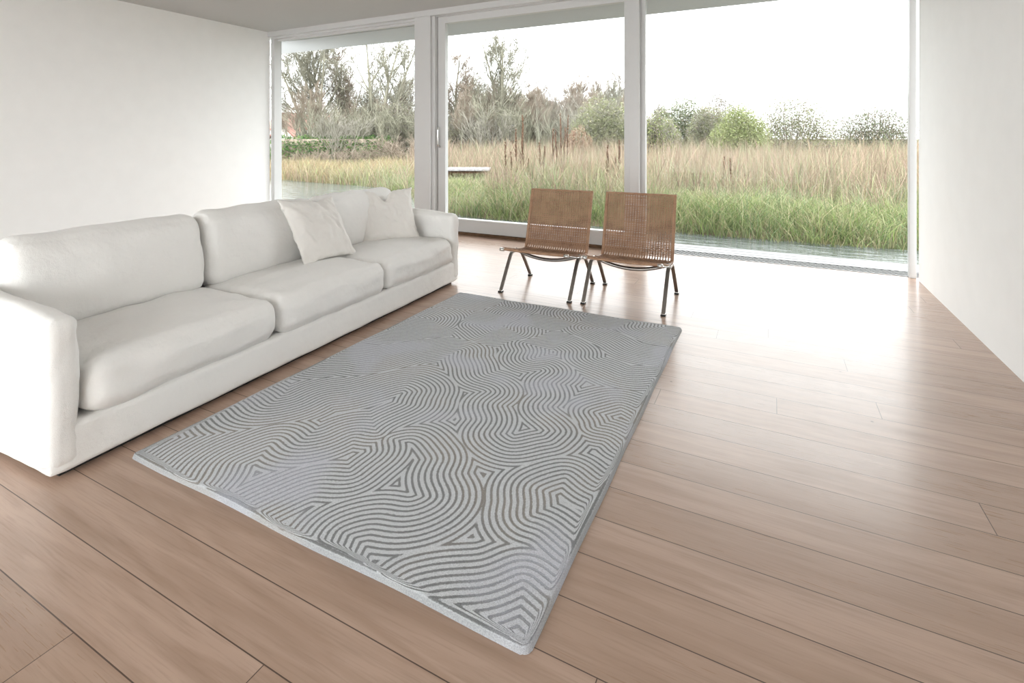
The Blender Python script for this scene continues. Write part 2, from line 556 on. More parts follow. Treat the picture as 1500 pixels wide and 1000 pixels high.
# ---------------------------------------------------------------- rug
def build_rug():
    X0, X1, Y0, Y1 = -2.234, -.520, 1.118, 3.492
    step = .0055
    nx, ny = int((X1 - X0) / step) + 1, int((Y1 - Y0) / step) + 1
    xs, ys = np.linspace(X0, X1, nx), np.linspace(Y0, Y1, ny)
    gx, gy = np.meshgrid(xs, ys, indexing='ij')
    # the maze lines run parallel to a few winding seams; the seams part cores of opposite sign
    cores = [(-1.222, 1.549, 1, .15), (-.960, 2.046, 1, .17), (-1.257, 1.812, -1, .14), (-1.325, 1.227, 1, .13),
             (-1.08, 1.19, -1, .12), (-.86, 1.31, -1, .15), (-.624, 1.195, 1, .13), (-.601, 1.654, 1, .14),
             (-.545, 1.40, -1, .10), (-.590, 1.90, -1, .13), (-.601, 2.215, 1, .13), (-.783, 2.16, -1, .12),
             (-.588, 2.782, 1, .15), (-.575, 2.50, -1, .14), (-1.50, 1.45, -1, .16), (-.90, 1.66, -1, .17),
             (-1.72, 1.26, -1, .13), (-2.05, 1.32, 1, .18), (-1.78, 1.62, 1, .15), (-2.12, 1.80, -1, .16),
             (-1.56, 1.92, 1, .17), (-1.88, 2.06, -1, .15), (-2.14, 2.30, 1, .15), (-1.36, 2.14, -1, .17),
             (-1.62, 2.36, -1, .14), (-1.16, 2.38, 1, .15), (-.90, 2.48, -1, .16), (-1.42, 2.62, 1, .16),
             (-1.85, 2.62, 1, .18), (-2.12, 2.82, -1, .15), (-1.12, 2.74, -1, .15), (-.86, 2.88, 1, .14),
             (-.60, 3.12, -1, .16), (-1.58, 2.96, -1, .16), (-1.22, 3.06, 1, .15), (-.92, 3.22, -1, .15),
             (-1.88, 3.14, 1, .16), (-2.14, 3.36, -1, .13), (-1.45, 3.34, -1, .15), (-1.10, 3.42, 1, .13), (-.66, 3.42, 1, .12)]
    fld = np.full_like(gx, .02)
    wx = gx + .035 * np.sin(gy * 11 + gx * 4) + .02 * np.sin(gy * 23 - gx * 9)
    wy = gy + .035 * np.sin(gx * 12 - gy * 3) + .02 * np.sin(gx * 21 + gy * 8)
    for cx, cy, sg, rad in cores:
        fld += sg * np.exp(-((wx - cx) ** 2 + (wy - cy) ** 2) / rad ** 2)
    from mathutils import kdtree
    P = []
    for ax in (0, 1):
        a = fld[:-1] if ax == 0 else fld[:, :-1]
        b = fld[1:] if ax == 0 else fld[:, 1:]
        ii, jj = np.nonzero(a * b < 0)
        t = a[ii, jj] / (a[ii, jj] - b[ii, jj])
        if ax == 0:
            P += list(zip(xs[ii] + t * (xs[1] - xs[0]), ys[jj]))
        else:
            P += list(zip(xs[ii], ys[jj] + t * (ys[1] - ys[0])))
    kd = kdtree.KDTree(len(P))
    for k, p in enumerate(P):
        kd.insert((p[0], p[1], 0), k)
    kd.balance()
    d = np.array([kd.find((x, y, 0))[2] for x, y in zip(gx.ravel().tolist(), gy.ravel().tolist())]).reshape(gx.shape)
    d = np.sqrt(np.maximum(d * d - .0022 ** 2, 0)) * np.sign(fld)      # signed, so no line doubles on a seam
    bd = np.minimum(np.minimum(gx - X0, X1 - gx), np.minimum(gy - Y0, Y1 - gy))
    d = np.abs(d + .8)  - .8
    bw = np.clip((.027 + .008 * np.sin(gx * 13 + gy * 9) - bd) / .014, 0, 1)
    d = d * (1 - bw) + (bd + .004) * bw
    # thickness with a rounded edge and a slightly uneven lie
    T = .016
    e = np.clip(bd / .014, 0, 1)
    z = .001 + T * np.sqrt(np.clip(1 - (1 - e) ** 2, 0, 1))
    z = z + .0012 * np.sin(gx * 9 + gy * 4) * e
    # bound edge wanders a few millimetres
    edge_w = np.clip(1 - bd / .15, 0, 1)
    gx2 = gx + edge_w * .0015 * np.sin(gy * 11 + 1) * np.sign(gx - (X0 + X1) / 2)
    gy2 = gy + edge_w * .003 * np.sin(gx * 8.5) * np.sign(gy - (Y0 + Y1) / 2)
    # round corners
    rc = .02
    for sx, cx in ((-1, X0 + rc), (1, X1 - rc)):
        for sy, cy in ((-1, Y0 + rc), (1, Y1 - rc)):
            mk = ((gx - cx) * sx > 0) & ((gy - cy) * sy > 0)
            ux, uy = (gx - cx) / rc, (gy - cy) / rc
            mx = np.maximum(np.abs(ux), np.abs(uy)); ln = np.hypot(ux, uy) + 1e-9
            sc = np.where(mk, mx / ln, 1)
            gx2 = np.where(mk, cx + (gx - cx) * sc, gx2)
            gy2 = np.where(mk, cy + (gy - cy) * sc, gy2)
    V = np.stack([gx2, gy2, z], -1).reshape(-1, 3)
    ii = np.arange(nx * ny).reshape(nx, ny)
    F = np.stack([ii[:-1, :-1], ii[1:, :-1], ii[1:, 1:], ii[:-1, 1:]], -1).reshape(-1, 4)
    ctr = np.array([(X0 + X1) / 2, (Y0 + Y1) / 2, 0])
    o = from_np('rug', V - ctr, F, M['rug'], None, True, {'field': ('FLOAT', d), 'edge': ('FLOAT', bd)})
    o.location = ctr
    tag(o, 'large grey and white rug with a raised maze-line pattern on the oak floor', 'rug')
build_rug()

# ---------------------------------------------------------------- sofa
def build_sofa():
    s = thing('sofa', (-2.814, 2.311, 0), 'long white slipcovered sofa with loose seat cushions, along left side of rug', 'sofa', rot=math.radians(2.4))
    # local x: 0 centre, +x towards the rug; local y: along the sofa, far end positive
    XF, YF = .47, 1.45
    soft_box('base', (.90, 2 * YF - .03, .172), .025, M['linen'], s, (.005, 0, .107), 26, (.004, 0, 0), .004, 5, 1)
    boxes('gap_shade', M['dark'], [(-.42, XF - .06, -YF + .06, YF - .06, 0, .03)], s)  # near-black block standing in for the shaded gap under the sofa
    def back_fn(q, p):
        return q
    soft_box('back', (.20, 2 * YF - .1, .62), .07, M['linen'], s, (-.40, 0, .42), 22, (.0, 0, .006), .006, 5, 2, shear=-.10)
    def arm_fn(q, p):
        q.z += -.03 * q.x * (1 if p.z > 0 else 0)
        return q
    for sg in (1, -1):
        soft_box('arm', (.90, .11, .575), .045, M['linen'], s, (.01, sg * (YF - .055), .325), 22, (0, .008, .012), .009, 8, 3 + sg, fn=arm_fn)
    for k in range(3):
        y = 1.335 - .445 - k * .89
        soft_box('seat_cushion', (.70, .887, .215), .075, M['linen'], s, (.125, y, .290), 34, (.010, .0, .030), .011, 7, 10 + k)
        def bk(q, p):
            q.z += .018 * (abs(p.y) ** 6) * (1 if p.z > 0 else 0)
            return q
        soft_box('back_cushion', (.20, .880, .44), .085, M['linen'], s, (-.205, y, .585), 26, (.03, 0, .01), .011, 6, 20 + k, shear=-.16, fn=bk)
    return s
build_sofa()

def pillow(name, origin, right, up, w, h, T, label, seed, notch=None, lean=0):
    """scatter cushion: pinched corners, bulging middle, creased cover"""
    right = Vector(right).normalized(); up = Vector(up)
    up = (up - right * up.dot(right)).normalized()
    nrm = right.cross(up)
    n = 44
    V = []; F = []
    for side in (1, -1):
        for i in range(n + 1):
            for j in range(n + 1):
                a, b = i / n * 2 - 1, j / n * 2 - 1
                a = math.copysign(1 - (1 - abs(a)) ** 1.3, a); b = math.copysign(1 - (1 - abs(b)) ** 1.3, b)
                x = a * (1 - .12 * (1 - b * b) * abs(a)) * w / 2
                z = b * (1 - .10 * (1 - a * a) * abs(b)) * h / 2
                pr = max(0, (1 - a * a)) ** .55 * max(0, (1 - b * b)) ** .55
                y = T / 2 * pr
                # creases run in from the corners and the edges
                e = noise.noise(Vector((a * 3.2, b * 3.2, seed * 5.1 + side)))
                e2 = noise.noise(Vector((a * 9 + b * 3, b * 5, seed * 2.3)))
                y += (e * .016 + e2 * .010) * pr ** .4
                fold = math.sin((a * .9 + b * .5) * 9 + noise.noise(Vector((a * 2, b * 2, seed))) * 5)
                y += fold * .005 * max(0, b + .1) * pr ** .5
                edge = max(abs(a), abs(b)) ** 8
                rp = noise.noise(Vector((a * 13, b * 13, seed)))
                x += edge * rp * .010 * abs(a); z += edge * rp * .011 * abs(b)
                if notch and b > 0:
                    g = math.exp(-((a - notch[0]) / notch[1]) ** 2) * b ** 2
                    z -= g * notch[2]
                    y -= side * 0 + g * .6 * y
                p = Vector(origin) + right * x + up * (z + h / 2) + nrm * (y * side)
                V.append(p)
    m = (n + 1) ** 2
    for s in (0, 1):
        for i in range(n):
            for j in range(n):
                q = [s * m + i * (n + 1) + j, s * m + (i + 1) * (n + 1) + j, s * m + (i + 1) * (n + 1) + j + 1, s * m + i * (n + 1) + j + 1]
                F.append(tuple(q if s == 0 else q[::-1]))
    o0 = Vector(origin)
    bm = bmesh.new()
    vs_ = [bm.verts.new(v - o0) for v in V]
    for f in F:
        bm.faces.new([vs_[k] for k in f])
    bmesh.ops.remove_doubles(bm, verts=bm.verts, dist=.0008)
    o = from_bm(name, bm, M['pillow'], None, True)
    o.location = o0
    return tag(o, label, 'pillow')

pillow('pillow', (-2.715, 2.615, .405), (-.04, .54, -.03), (-.25, .03, .40), .52, .49, .16, 'white square pillow leaning on the sofa back, nearer the camera', 1, notch=(.30, .20, .018))
pillow('pillow', (-2.785, 3.325, .395), (.235, .39, 0), (-.16, .10, .38), .50, .47, .17, 'white square pillow with dented top, in the sofa corner by the far arm', 4, notch=(-.08, .20, .10))

# ---------------------------------------------------------------- wicker chairs
def chair_profile():
    """side line of the woven shell, front edge of the seat to the top of the back; y from the front feet"""
    seat = [(.000, .352), (.012, .358), (.06, .348), (.16, .322), (.26, .300), (.36, .284), (.42, .280), (.445, .282)]
    back = [(.445, .282), (.462, .296), (.480, .350), (.505, .440), (.535, .550), (.565, .655), (.590, .745), (.602, .785)]
    return seat, back

def resample(pl, step):
    pts = [Vector((0, *p)) for p in pl]
    L = [0]
    for a, b in zip(pts, pts[1:]):
        L.append(L[-1] + (b - a).length)
    n = max(2, int(L[-1] / step))
    out = []
    for k in range(n + 1):
        s = L[-1] * k / n
        i = max(j for j in range(len(L)) if L[j] <= s + 1e-9)
        i = min(i, len(pts) - 2)
        t = (s - L[i]) / (L[i + 1] - L[i])
        out.append(pts[i].lerp(pts[i + 1], t))
    return out

def weave(name, prof, parent, sag, ribs=27, pitch=.0074, open_rows=()):
    """cane woven over ribs: every weft strand passes in front of and behind alternate ribs"""
    W = .272
    T = Tubes()
    line = resample(prof, pitch)
    nrm = []
    for i, p in enumerate(line):
        d = (line[min(i + 1, len(line) - 1)] - line[max(i - 1, 0)]).normalized()
        nrm.append(Vector((0, -d.z, d.y)))         # towards the sitter
    n = len(line)
    # ribs
    for k in range(ribs):
        x = -W + 2 * W * k / (ribs - 1)
        pts = [line[i] + Vector((x, 0, 0)) - nrm[i] * sag * (1 - (x / W) ** 2) * math.sin(math.pi * i / (n - 1)) for i in list(range(0, n, 4)) + [n - 1]]
        T.add(pts, .0050, 5)
    rr = random.Random(3)
    for i in range(n):
        if i in open_rows:
            continue
        pts = []
        ph = i % 2
        jit = rr.uniform(-.0012, .0012)
        for k in range(ribs):
            x = -W + 2 * W * k / (ribs - 1)
            off = .0062 if (k + ph) % 2 else -.0062
            base = line[i] - nrm[i] * sag * (1 - (x / W) ** 2) * math.sin(math.pi * i / (n - 1))
            pts.append(base + Vector((x, 0, 0)) + nrm[i] * off + Vector((0, 0, jit)))
        T.add(pts, .0037, 4)
    return T.build(name, M['wicker'], parent, True)

def build_chair(x, y, label):
    c = thing('wicker_chair', (x, y, 0), label, 'chair', 'pair of woven lounge chairs')
    seat, back = chair_profile()
    HX = .295
    X = Vector((1, 0, 0))
    weave('seat', seat, c, .012, open_rows=())
    b = weave('backrest', back, c, .012, open_rows=(2, 3, 4))
    # cane wrapped round the rails of the back, its top, and the front of the seat
    t = Tubes()
    for sx in (-1, 1):
        t.add([p + Vector((sx * .279, 0, 0)) for p in resample(back, .02)], 0, flat=(X, .012, .0075))
    tp = Vector((0, .602, .785))
    t.add([tp + Vector((-.291 + k * .582 / 16, 0, random.uniform(-.0015, .0015))) for k in range(17)], .009, 8)
    t.build('cane_edge', M['wicker'], b)
    t = Tubes()
    t.add([Vector((-.262 + k * .524 / 16, -.004, .354 - .005 * (1 - (k / 8 - 1) ** 2))) for k in range(17)], .0095, 8)
    for sx in (-1, 1):
        t.add([p + Vector((sx * .279, 0, 0)) for p in resample([(.03, .355)] + seat[3:], .02)], 0, flat=(X, .012, .0075))
    t.build('seat_edge', M['wicker'], c)
    # steel: rails under the cane, front clamps
    for sx in (-1, 1):
        t = Tubes()
        t.add([Vector((sx * .283, q[0], q[1] - .013)) for q in seat[:-1]], 0, flat=(X, .010, .004))
        t.build('seat_rail', M['bright_steel'], c)
        t = Tubes()
        t.add([Vector((sx * .258, -.006, .350)), Vector((sx * .294, -.006, .352))], .014, 10)
        t.build('rail_cap', M['bright_steel'], c)
    # bowed bar between the two leg pairs
    t = Tubes()
    pts = []
    for k in range(25):
        u = k / 12 - 1
        pts.append(Vector((u * .290, .265, .240 + .062 * u * u)))
    t.add(pts, 0, flat=(Vector((0, .45, 1)), .0135, .005))
    t.build('crossbar', M['steel'], c)
    # legs: flat bars, each bent over at the top to meet its pair
    for sx in (-1, 1):
        for fr in (1, 0):
            t = Tubes()
            if fr:
                pts = [(.008, .012), (.10, .150), (.175, .255), (.190, .272), (.210, .283), (.235, .286), (.275, .286)]
            else:
                pts = [(.578, .012), (.480, .145), (.385, .262), (.372, .275), (.352, .284), (.330, .286), (.270, .286)]
            t.add([Vector((sx * HX, a, z)) for a, z in pts], 0, flat=(X, .0135, .0058))
            lg = t.build('leg', M['steel'], c, False)
            a, z = pts[0]
            foot = boxes('foot', M['rubber'], [(sx * HX - .017, sx * HX + .017, a - .022, a + .018, 0, .011)], lg, bev=.003)
            cap = boxes('glide', M['bright_steel'], [(sx * HX - .015, sx * HX + .015, a - .014, a + .020, .011, .017)], lg, bev=.002)
        t = Tubes()
        t.add([Vector((sx * HX, .235, .294)), Vector((sx * HX, .30, .294))], 0, flat=(X, .0135, .008))
        t.build('mount', M['bright_steel'], c, False)
    return c
ch = build_chair(-1.668, 3.677, 'woven cane lounge chair on steel legs, left of the pair, before the sliding door')
ch2 = copy_thing(ch)
ch2.location = (-.975, 3.698, 0)
ch2['label'] = 'woven cane lounge chair on steel legs, right of the pair, before the slim post'

# ---------------------------------------------------------------- outside: ground, pond
BX = np.array([-60, -20, -15, -10.5, -8.25, -6.8, -5.6, -4.6, -3.7, -2.0, -.4, 1.5, 12])
BY = np.array([13.4, 12.7, 12.4, 11.7, 10.5, 9.0, 8.2, 7.95, 8.02, 8.1, 8.06, 8.1, 8.3])
def bank(x):
    return np.interp(x, BX, BY)
def ground_z(x, y):
    d = np.clip((y - bank(x)) / .9, 0, 1)
    return -.24 + .14 * d * (2 - d) + .03 * np.sin(x * .7) * np.sin(y * .6) * d

def build_ground():
    xs = np.concatenate([np.array([-2500, -900, -300]), np.linspace(-110, -22, 20), np.linspace(-20, 10, 90), np.linspace(12, 60, 12), np.array([200, 900])])
    ts = np.concatenate([np.linspace(-.6, 3, 26), np.linspace(3.5, 12, 16), np.array([16, 22, 30, 45, 70, 110, 200, 450, 1500])])
    V = []
    for x in xs:
        b0 = float(bank(x))
        for t in ts:
            y = b0 + t + (.12 * math.sin(x * 3.1) + .08 * math.sin(x * 7.7)) * math.exp(-max(t, 0))
            z = float(ground_z(x, y)) if t > 0 else -.24 + t * .5
            V.append((x, y, z))
    n = len(ts)
    F = [(i * n + j, (i + 1) * n + j, (i + 1) * n + j + 1, i * n + j + 1) for i in range(len(xs) - 1) for j in range(n - 1)]
    struct(from_np('ground', V, F, M['soil'], None, True))
build_ground()
struct(boxes('terrace_deck', M['wetdeck'], [(-9.5, 4.5, 6.04 + k * .147, 6.04 + k * .147 + .135, -.12, -.085) for k in range(5)], bev=.003))
wv = [(-60, 5.86, -.20), (14, 5.86, -.20), (14, 16, -.20), (-60, 16, -.20)]
struct(from_np('pond_water', wv, [(0, 1, 2, 3)], M['water']))

def blades(name, n, region, hgt, wid, lean, palette, label, cat, seed, curl=.35, base=None):
    """a field of single blades, one mesh; region(rng, n) -> x, y"""
    r = np.random.default_rng(seed)
    nc = max(1, n // 14)
    x0, y0 = region(r, nc)
    pk = r.integers(0, nc, n)
    spr = .07 + .035 * hgt[1] + .16 * r.random(nc)
    ox, oy = r.normal(0, 1, n) * spr[pk], r.normal(0, 1, n) * spr[pk]
    x, y = x0[pk] + ox, y0[pk] + oy
    cl_h = r.uniform(.6, 1.25, nc)[pk]
    keep = y > bank(x) - .02
    # the mown patch in front of the plank platform carries only short grass
    dd = -x * ss + y * cc
    uu = 750 + FOC * (x * cc + y * ss) / np.maximum(dd, .1)
    mown = (uu > 600) & (uu < 726 + 14 * np.sin(dd * 2)) & (dd < 17.6)
    if name not in ('bank_grass', 'meadow_grass'):
        keep &= ~mown
    low = np.where(mown & (dd > 9.8), .42, 1.0)
    x, y, ox, oy, cl_h, pk, low = (q[keep] for q in (x, y, ox, oy, cl_h, pk, low))
    n = len(x)
    z = ground_z(x, y) - .03
    patchy = .75 + .5 * (np.sin(x * 1.3 + seed) * np.sin(y * 1.1 + seed * 2) * .5 + .5)
    h = hgt[0] + (hgt[1] - hgt[0]) * r.random(n) ** 1.3
    h = h * patchy * cl_h * low
    w = wid[0] + (wid[1] - wid[0]) * r.random(n)
    an = np.arctan2(oy, ox) + r.normal(0, .7, n)
    wa = np.radians(26.8) + r.normal(0, .7, n)           # blade face direction
    lx, ly = np.cos(an) * lean * h * r.random(n), np.sin(an) * lean * h * r.random(n)
    ax, ay = np.cos(wa) * w / 2, np.sin(wa) * w / 2
    V = np.zeros((n, 7, 3))
    for k, (f, wf) in enumerate(((0, 1.0), (.45, .85), (.8, .5))):
        cx = x + lx * f ** 2; cy = y + ly * f ** 2; cz = z + h * f * (1 - curl * .15 * f)
        V[:, k * 2] = np.stack([cx - ax * wf, cy - ay * wf, cz], -1)
        V[:, k * 2 + 1] = np.stack([cx + ax * wf, cy + ay * wf, cz], -1)
    V[:, 6] = np.stack([x + lx * (1 + curl), y + ly * (1 + curl), z + h * (1 - curl * .2)], -1)
    pal = np.array(palette)
    pick = r.integers(0, len(pal), n)
    # neighbouring blades share a hue: choose along a slow field
    fld = (np.sin(x * .9 + seed) + np.sin(y * 1.2 + x * .4 + seed * 1.7)) * .25 + .5
    cp = r.integers(0, len(pal), nc)[pk]
    pick = np.where(r.random(n) < .7, cp, pick)
    col = pal[pick] * r.uniform(.45, .95, (n, 1))
    colv = np.repeat(np.concatenate([col, np.ones((n, 1))], 1)[:, None, :], 7, 1)
    b = (np.arange(n) * 7)[:, None]
    Q = np.concatenate([b + np.array([[0, 1, 3, 2]]), b + np.array([[2, 3, 5, 4]])], 0)
    T3 = b + np.array([[4, 5, 6]])
    faces = Q.tolist() + T3.tolist()
    o = from_np(name, V.reshape(-1, 3), faces, M['blade'], None, True, {'tint': ('FLOAT_COLOR', colv.reshape(-1, 4))})
    tag(o, label, cat, None, 'stuff')
    return o

def cone(u0, u1, d0, d1, pw=1.0):
    def f(r, n):
        u = r.uniform(u0, u1, n)
        d = d0 + (d1 - d0) * r.random(n) ** pw
        t = (u - 750.0) / FOC
        return (t * cc - ss) * d, (t * ss + cc) * d
    return f
def strip(x0, x1, t0, t1, pw=1.0):
    def f(r, n):
        x = r.uniform(x0, x1, n)
        return x, bank(x) + t0 + (t1 - t0) * r.random(n) ** pw
    return f

GREEN = [(.165, .225, .085), (.21, .275, .105), (.27, .31, .14), (.36, .36, .20), (.17, .24, .115), (.31, .29, .15), (.24, .30, .11), (.40, .36, .22)]
PALEG = [(.27, .30, .17), (.34, .35, .22), (.38, .355, .25), (.24, .28, .15), (.30, .27, .19)]
TAN = [(.40, .30, .215), (.46, .355, .265), (.33, .245, .185), (.41, .33, .23), (.28, .23, .165), (.43, .305, .245), (.20, .145, .105), (.24, .17, .13)]
YTAN = [(.42, .32, .18), (.38, .31, .17), (.44, .335, .235), (.31, .29, .17), (.36, .265, .19), (.24, .18, .11)]
blades('bank_grass', 34000, strip(-9.5, 3.5, 0, 2.4, .8), (.12, .46), (.007, .016), 1.3, GREEN, 'lush green grass on the pond bank just outside the windows', 'grass', 21)
blades('meadow_grass', 44000, cone(330, 1430, 9.3, 17.6, .9), (.24, .80), (.006, .016), .9, GREEN[2:] + PALEG + PALEG + TAN[:4], 'pale green meadow grass behind the bank', 'grass', 22)
blades('dry_reeds', 42000, cone(600, 1450, 10.5, 24, 1.0), (.35, 1.30), (.005, .014), .55, TAN + PALEG[:2], 'tall beige dry grass beyond the green bank', 'dry grass', 23, .25)
blades('yellow_reeds', 22000, cone(380, 640, 16.2, 23), (.15, .60), (.008, .018), .6, YTAN + GREEN[3:4], 'yellow dry reeds on the far side of the pond behind the sofa', 'reeds', 24, .25)
blades('far_grass', 22000, cone(640, 1450, 22, 33), (.6, 1.35), (.012, .026), .45, TAN + PALEG, 'distant rough grass in front of the thicket', 'grass', 25, .25)

# ---------------------------------------------------------------- trees and shrubs
class Wood:
    def __init__(self, seed):
        self.r = random.Random(seed); self.trunk = Tubes(); self.twig = Tubes(); self.count = 0
    def grow(self, p, d, length, rad, lvl, maxl, spread, up, kids):
        r = self.r
        n = (9, 6, 4, 3, 2)[min(lvl, 4)]
        pts = [p]; rads = [rad]
        dd = d.copy()
        wob = (.045, .10, .14, .17, .2)[min(lvl, 4)]
        for k in range(n):
            dd = (dd + Vector((r.gauss(0, wob), r.gauss(0, wob), up * (.03, .13, .10, .06, .04)[min(lvl, 4)]))).normalized()
            pts.append(pts[-1] + dd * length / n)
            rads.append(max(rad * (1 - .80 * (k + 1) / n), .0085))
        (self.trunk if lvl <= 1 else self.twig).add(pts, rads, 6 if lvl == 0 else (4 if lvl == 1 else 3), cap=False)
        self.count += n
        if lvl >= maxl:
            return
        m = kids[min(lvl, len(kids) - 1)]
        for k in range(m):
            f = (r.uniform(.25, .97) if lvl == 0 else r.uniform(.15, 1.0))
            i = min(int(f * n), n - 1)
            q = pts[i].lerp(pts[i + 1], f * n - i)
            base = (pts[i + 1] - pts[i]).normalized()
            ax = Vector((r.gauss(0, 1), r.gauss(0, 1), r.gauss(0, .3)))
            ax = (ax - base * ax.dot(base)).normalized()
            a = r.uniform(.55, 1.1) * spread
            nd = (base * math.cos(a) + ax * math.sin(a)).normalized()
            rr = rads[i] * (1 - (f * n - i)) + rads[i + 1] * (f * n - i)
            ln = length * (r.uniform(.34, .58) * (1.25 - .85 * f) if lvl == 0 else r.uniform(.35, .6) * (1.15 - .5 * f))
            self.grow(q, nd, ln, max(rr * r.uniform(.45, .7), .0105), lvl + 1, maxl, spread, up, kids)

def tree_proto(seed, height, rad, maxl, spread, up, kids, m1, m2, lean=0, stems=1):
    w = Wood(seed)
    for s in range(stems):
        a = w.r.uniform(0, 6.28)
        k = lean if stems == 1 else lean + .16
        d = Vector((math.cos(a) * k, math.sin(a) * k, 1)).normalized()
        w.grow(Vector((math.cos(a) * .15 * (stems > 1), math.sin(a) * .15 * (stems > 1), -.1)), d, height * .95, rad, 0, maxl, spread, up, kids)
    root = bpy.data.objects.new('bare_tree', None); C.objects.link(root)
    w.trunk.build('trunk', m1, root); w.twig.build('branches', m2, root)
    return root

protos = [tree_proto(3, 9, .17, 4, .85, .8, [12, 7, 5, 4], M['bark_grey'], M['bark_grey'], .02, 3),
          tree_proto(8, 9, .17, 4, .80, .9, [17, 8, 5, 4], M['bark_grey'], M['bark_grey'], .05, 2),
          tree_proto(15, 9, .17, 4, .85, .8, [24, 8, 5, 4], M['bark_grey'], M['bark_brown'], .03, 1),
          tree_proto(22, 9, .11, 3, .70, 1.0, [30, 12, 8], M['bark_pale'], M['bark_grey'], .02, 1),
          tree_proto(31, 9, .095, 3, .60, 1.1, [26, 11, 7], M['bark_pale'], M['bark_brown'], .03, 1)]
used = set()
def plant(k, u, depth, top_row, rot, label, name='bare_tree', cat='tree', group=None, pool=protos, nominal=9.0):
    if k in used:
        o = copy_thing(pool[k])
    else:
        o = pool[k]; used.add(k)
    x, y = spot(u, depth)
    hgt = (HOR - top_row) / FOC * depth + EYE + .1
    s = hgt / pool_h[k] * 1.04
    o.location = (x, y, -.1); o.scale = (s, s, s); o.rotation_euler = (0, 0, rot)
    tag(o, label, cat, group)
    o.name = name
    return o
def top_of(root):
    return max(v.co.z for c in root.children for v in c.data.vertices)
pool_h = [top_of(p) for p in protos]

big = [(0, 452, 38, 52, .4, 'tall bare grey tree nearest the left edge, with leaning boughs above the hedge'),
       (1, 481, 39, 42, 1.9, 'tall bare forked tree above the red roof, second from the left'),
       (2, 519, 40, 52, 3.1, 'straight bare tree in the middle of the left window'),
       (0, 553, 38, 40, 4.4, 'big bare tree with a wide crown, rightmost tall one in left window'),
       (3, 586, 42, 100, 1.0, 'shorter bare tree just left of the wide white column'),
       (2, 668, 40, 66, 5.0, 'bare tree just right of the door handle, at the left of the middle pane'),
       (0, 742, 38, 46, 2.1, 'tallest bare tree in the middle pane, with a forked trunk'),
       (2, 893, 42, 92, .7, 'slender bare tree just left of the slim post'),
       (2, 702, 44, 104, 3.0, 'thin bare tree between the two larger ones in the middle pane'),
       (2, 845, 46, 108, 1.4, 'thin pale bare tree above the dark seed stalks'),
       (2, 805, 46, 112, 2.2, 'round-topped bare tree in the centre of the middle pane')]
for a in big:
    plant(*a)
rr = random.Random(5)
grp = 'slender bare trees in the background thicket'
lab = 'slender pale-stemmed bare tree in the thicket behind the meadow'
for u in (423, 436, 470, 498, 508, 535, 545, 566, 576, 594, 602, 658, 683, 708, 722, 736, 752, 768, 784, 798, 812, 840, 855, 869, 884, 900, 676, 690, 716, 728, 760, 776, 790, 820, 832, 862, 876, 908, 916):
    plant(rr.choice((3, 4, 4)), u + rr.uniform(-4, 4), rr.uniform(34, 48), rr.uniform(105, 150), rr.uniform(0, 6.28), lab, group=grp)

# twiggy thicket
def shrub_proto(seed, n, m):
    w = Wood(seed)
    for s in range(n):
        a = w.r.uniform(0, 6.28); k = w.r.uniform(.1, .55); q = w.r.uniform(0, 1.2)
        d = Vector((math.cos(a) * k, math.sin(a) * k, 1)).normalized()
        w.grow(Vector((math.cos(a) * q, math.sin(a) * q, -.1)), d, w.r.uniform(1.8, 2.9), .03, 1, 3, .65, .5, [9, 8, 5])
    root = bpy.data.objects.new('thicket_shrub', None); C.objects.link(root)
    w.trunk.build('stems', m, root); w.twig.build('twigs', m, root)
    return root
M['bark_scrub'] = bark('olive_scrub_bark', (.15, .148, .11), (.24, .23, .175), 3)
M['bark_scrub2'] = bark('grey_scrub_bark', (.19, .18, .15), (.29, .27, .23), 3)
sp = [shrub_proto(41, 22, M['bark_scrub']), shrub_proto(42, 24, M['bark_scrub2']), shrub_proto(43, 20, M['bark_brown'])]
sh_h = [top_of(p) for p in sp]
sused = set()
def shrub(k, u, depth, top_row, rot, wide=1.0):
    if k in sused:
        o = copy_thing(sp[k])
    else:
        o = sp[k]; sused.add(k)
    x, y = spot(u, depth)
    s = ((HOR - top_row) / FOC * depth + EYE + .1) / sh_h[k]
    o.location = (x, y, -.1); o.scale = (s * wide, s * wide, s); o.rotation_euler = (0, 0, rot)
    o.name = 'thicket_shrub'
    tag(o, 'leafless twiggy shrub in the grey-green thicket behind the meadow', 'shrub', 'leafless shrubs of the background thicket')
for i, u in enumerate(list(range(478, 625, 17)) + list(range(655, 925, 15))):
    shrub(i % 3 if i % 4 else 0, u + rr.uniform(-6, 6), rr.uniform(33, 41), rr.uniform(128, 156), rr.uniform(0, 6.28), 1.0)
for i, u in enumerate((432, 462, 492, 522, 550, 585, 612)):
    shrub(2, u, 26 + (i % 3) * .9, (217, 216, 214, 214, 210, 192, 188)[i], i, 1.7)

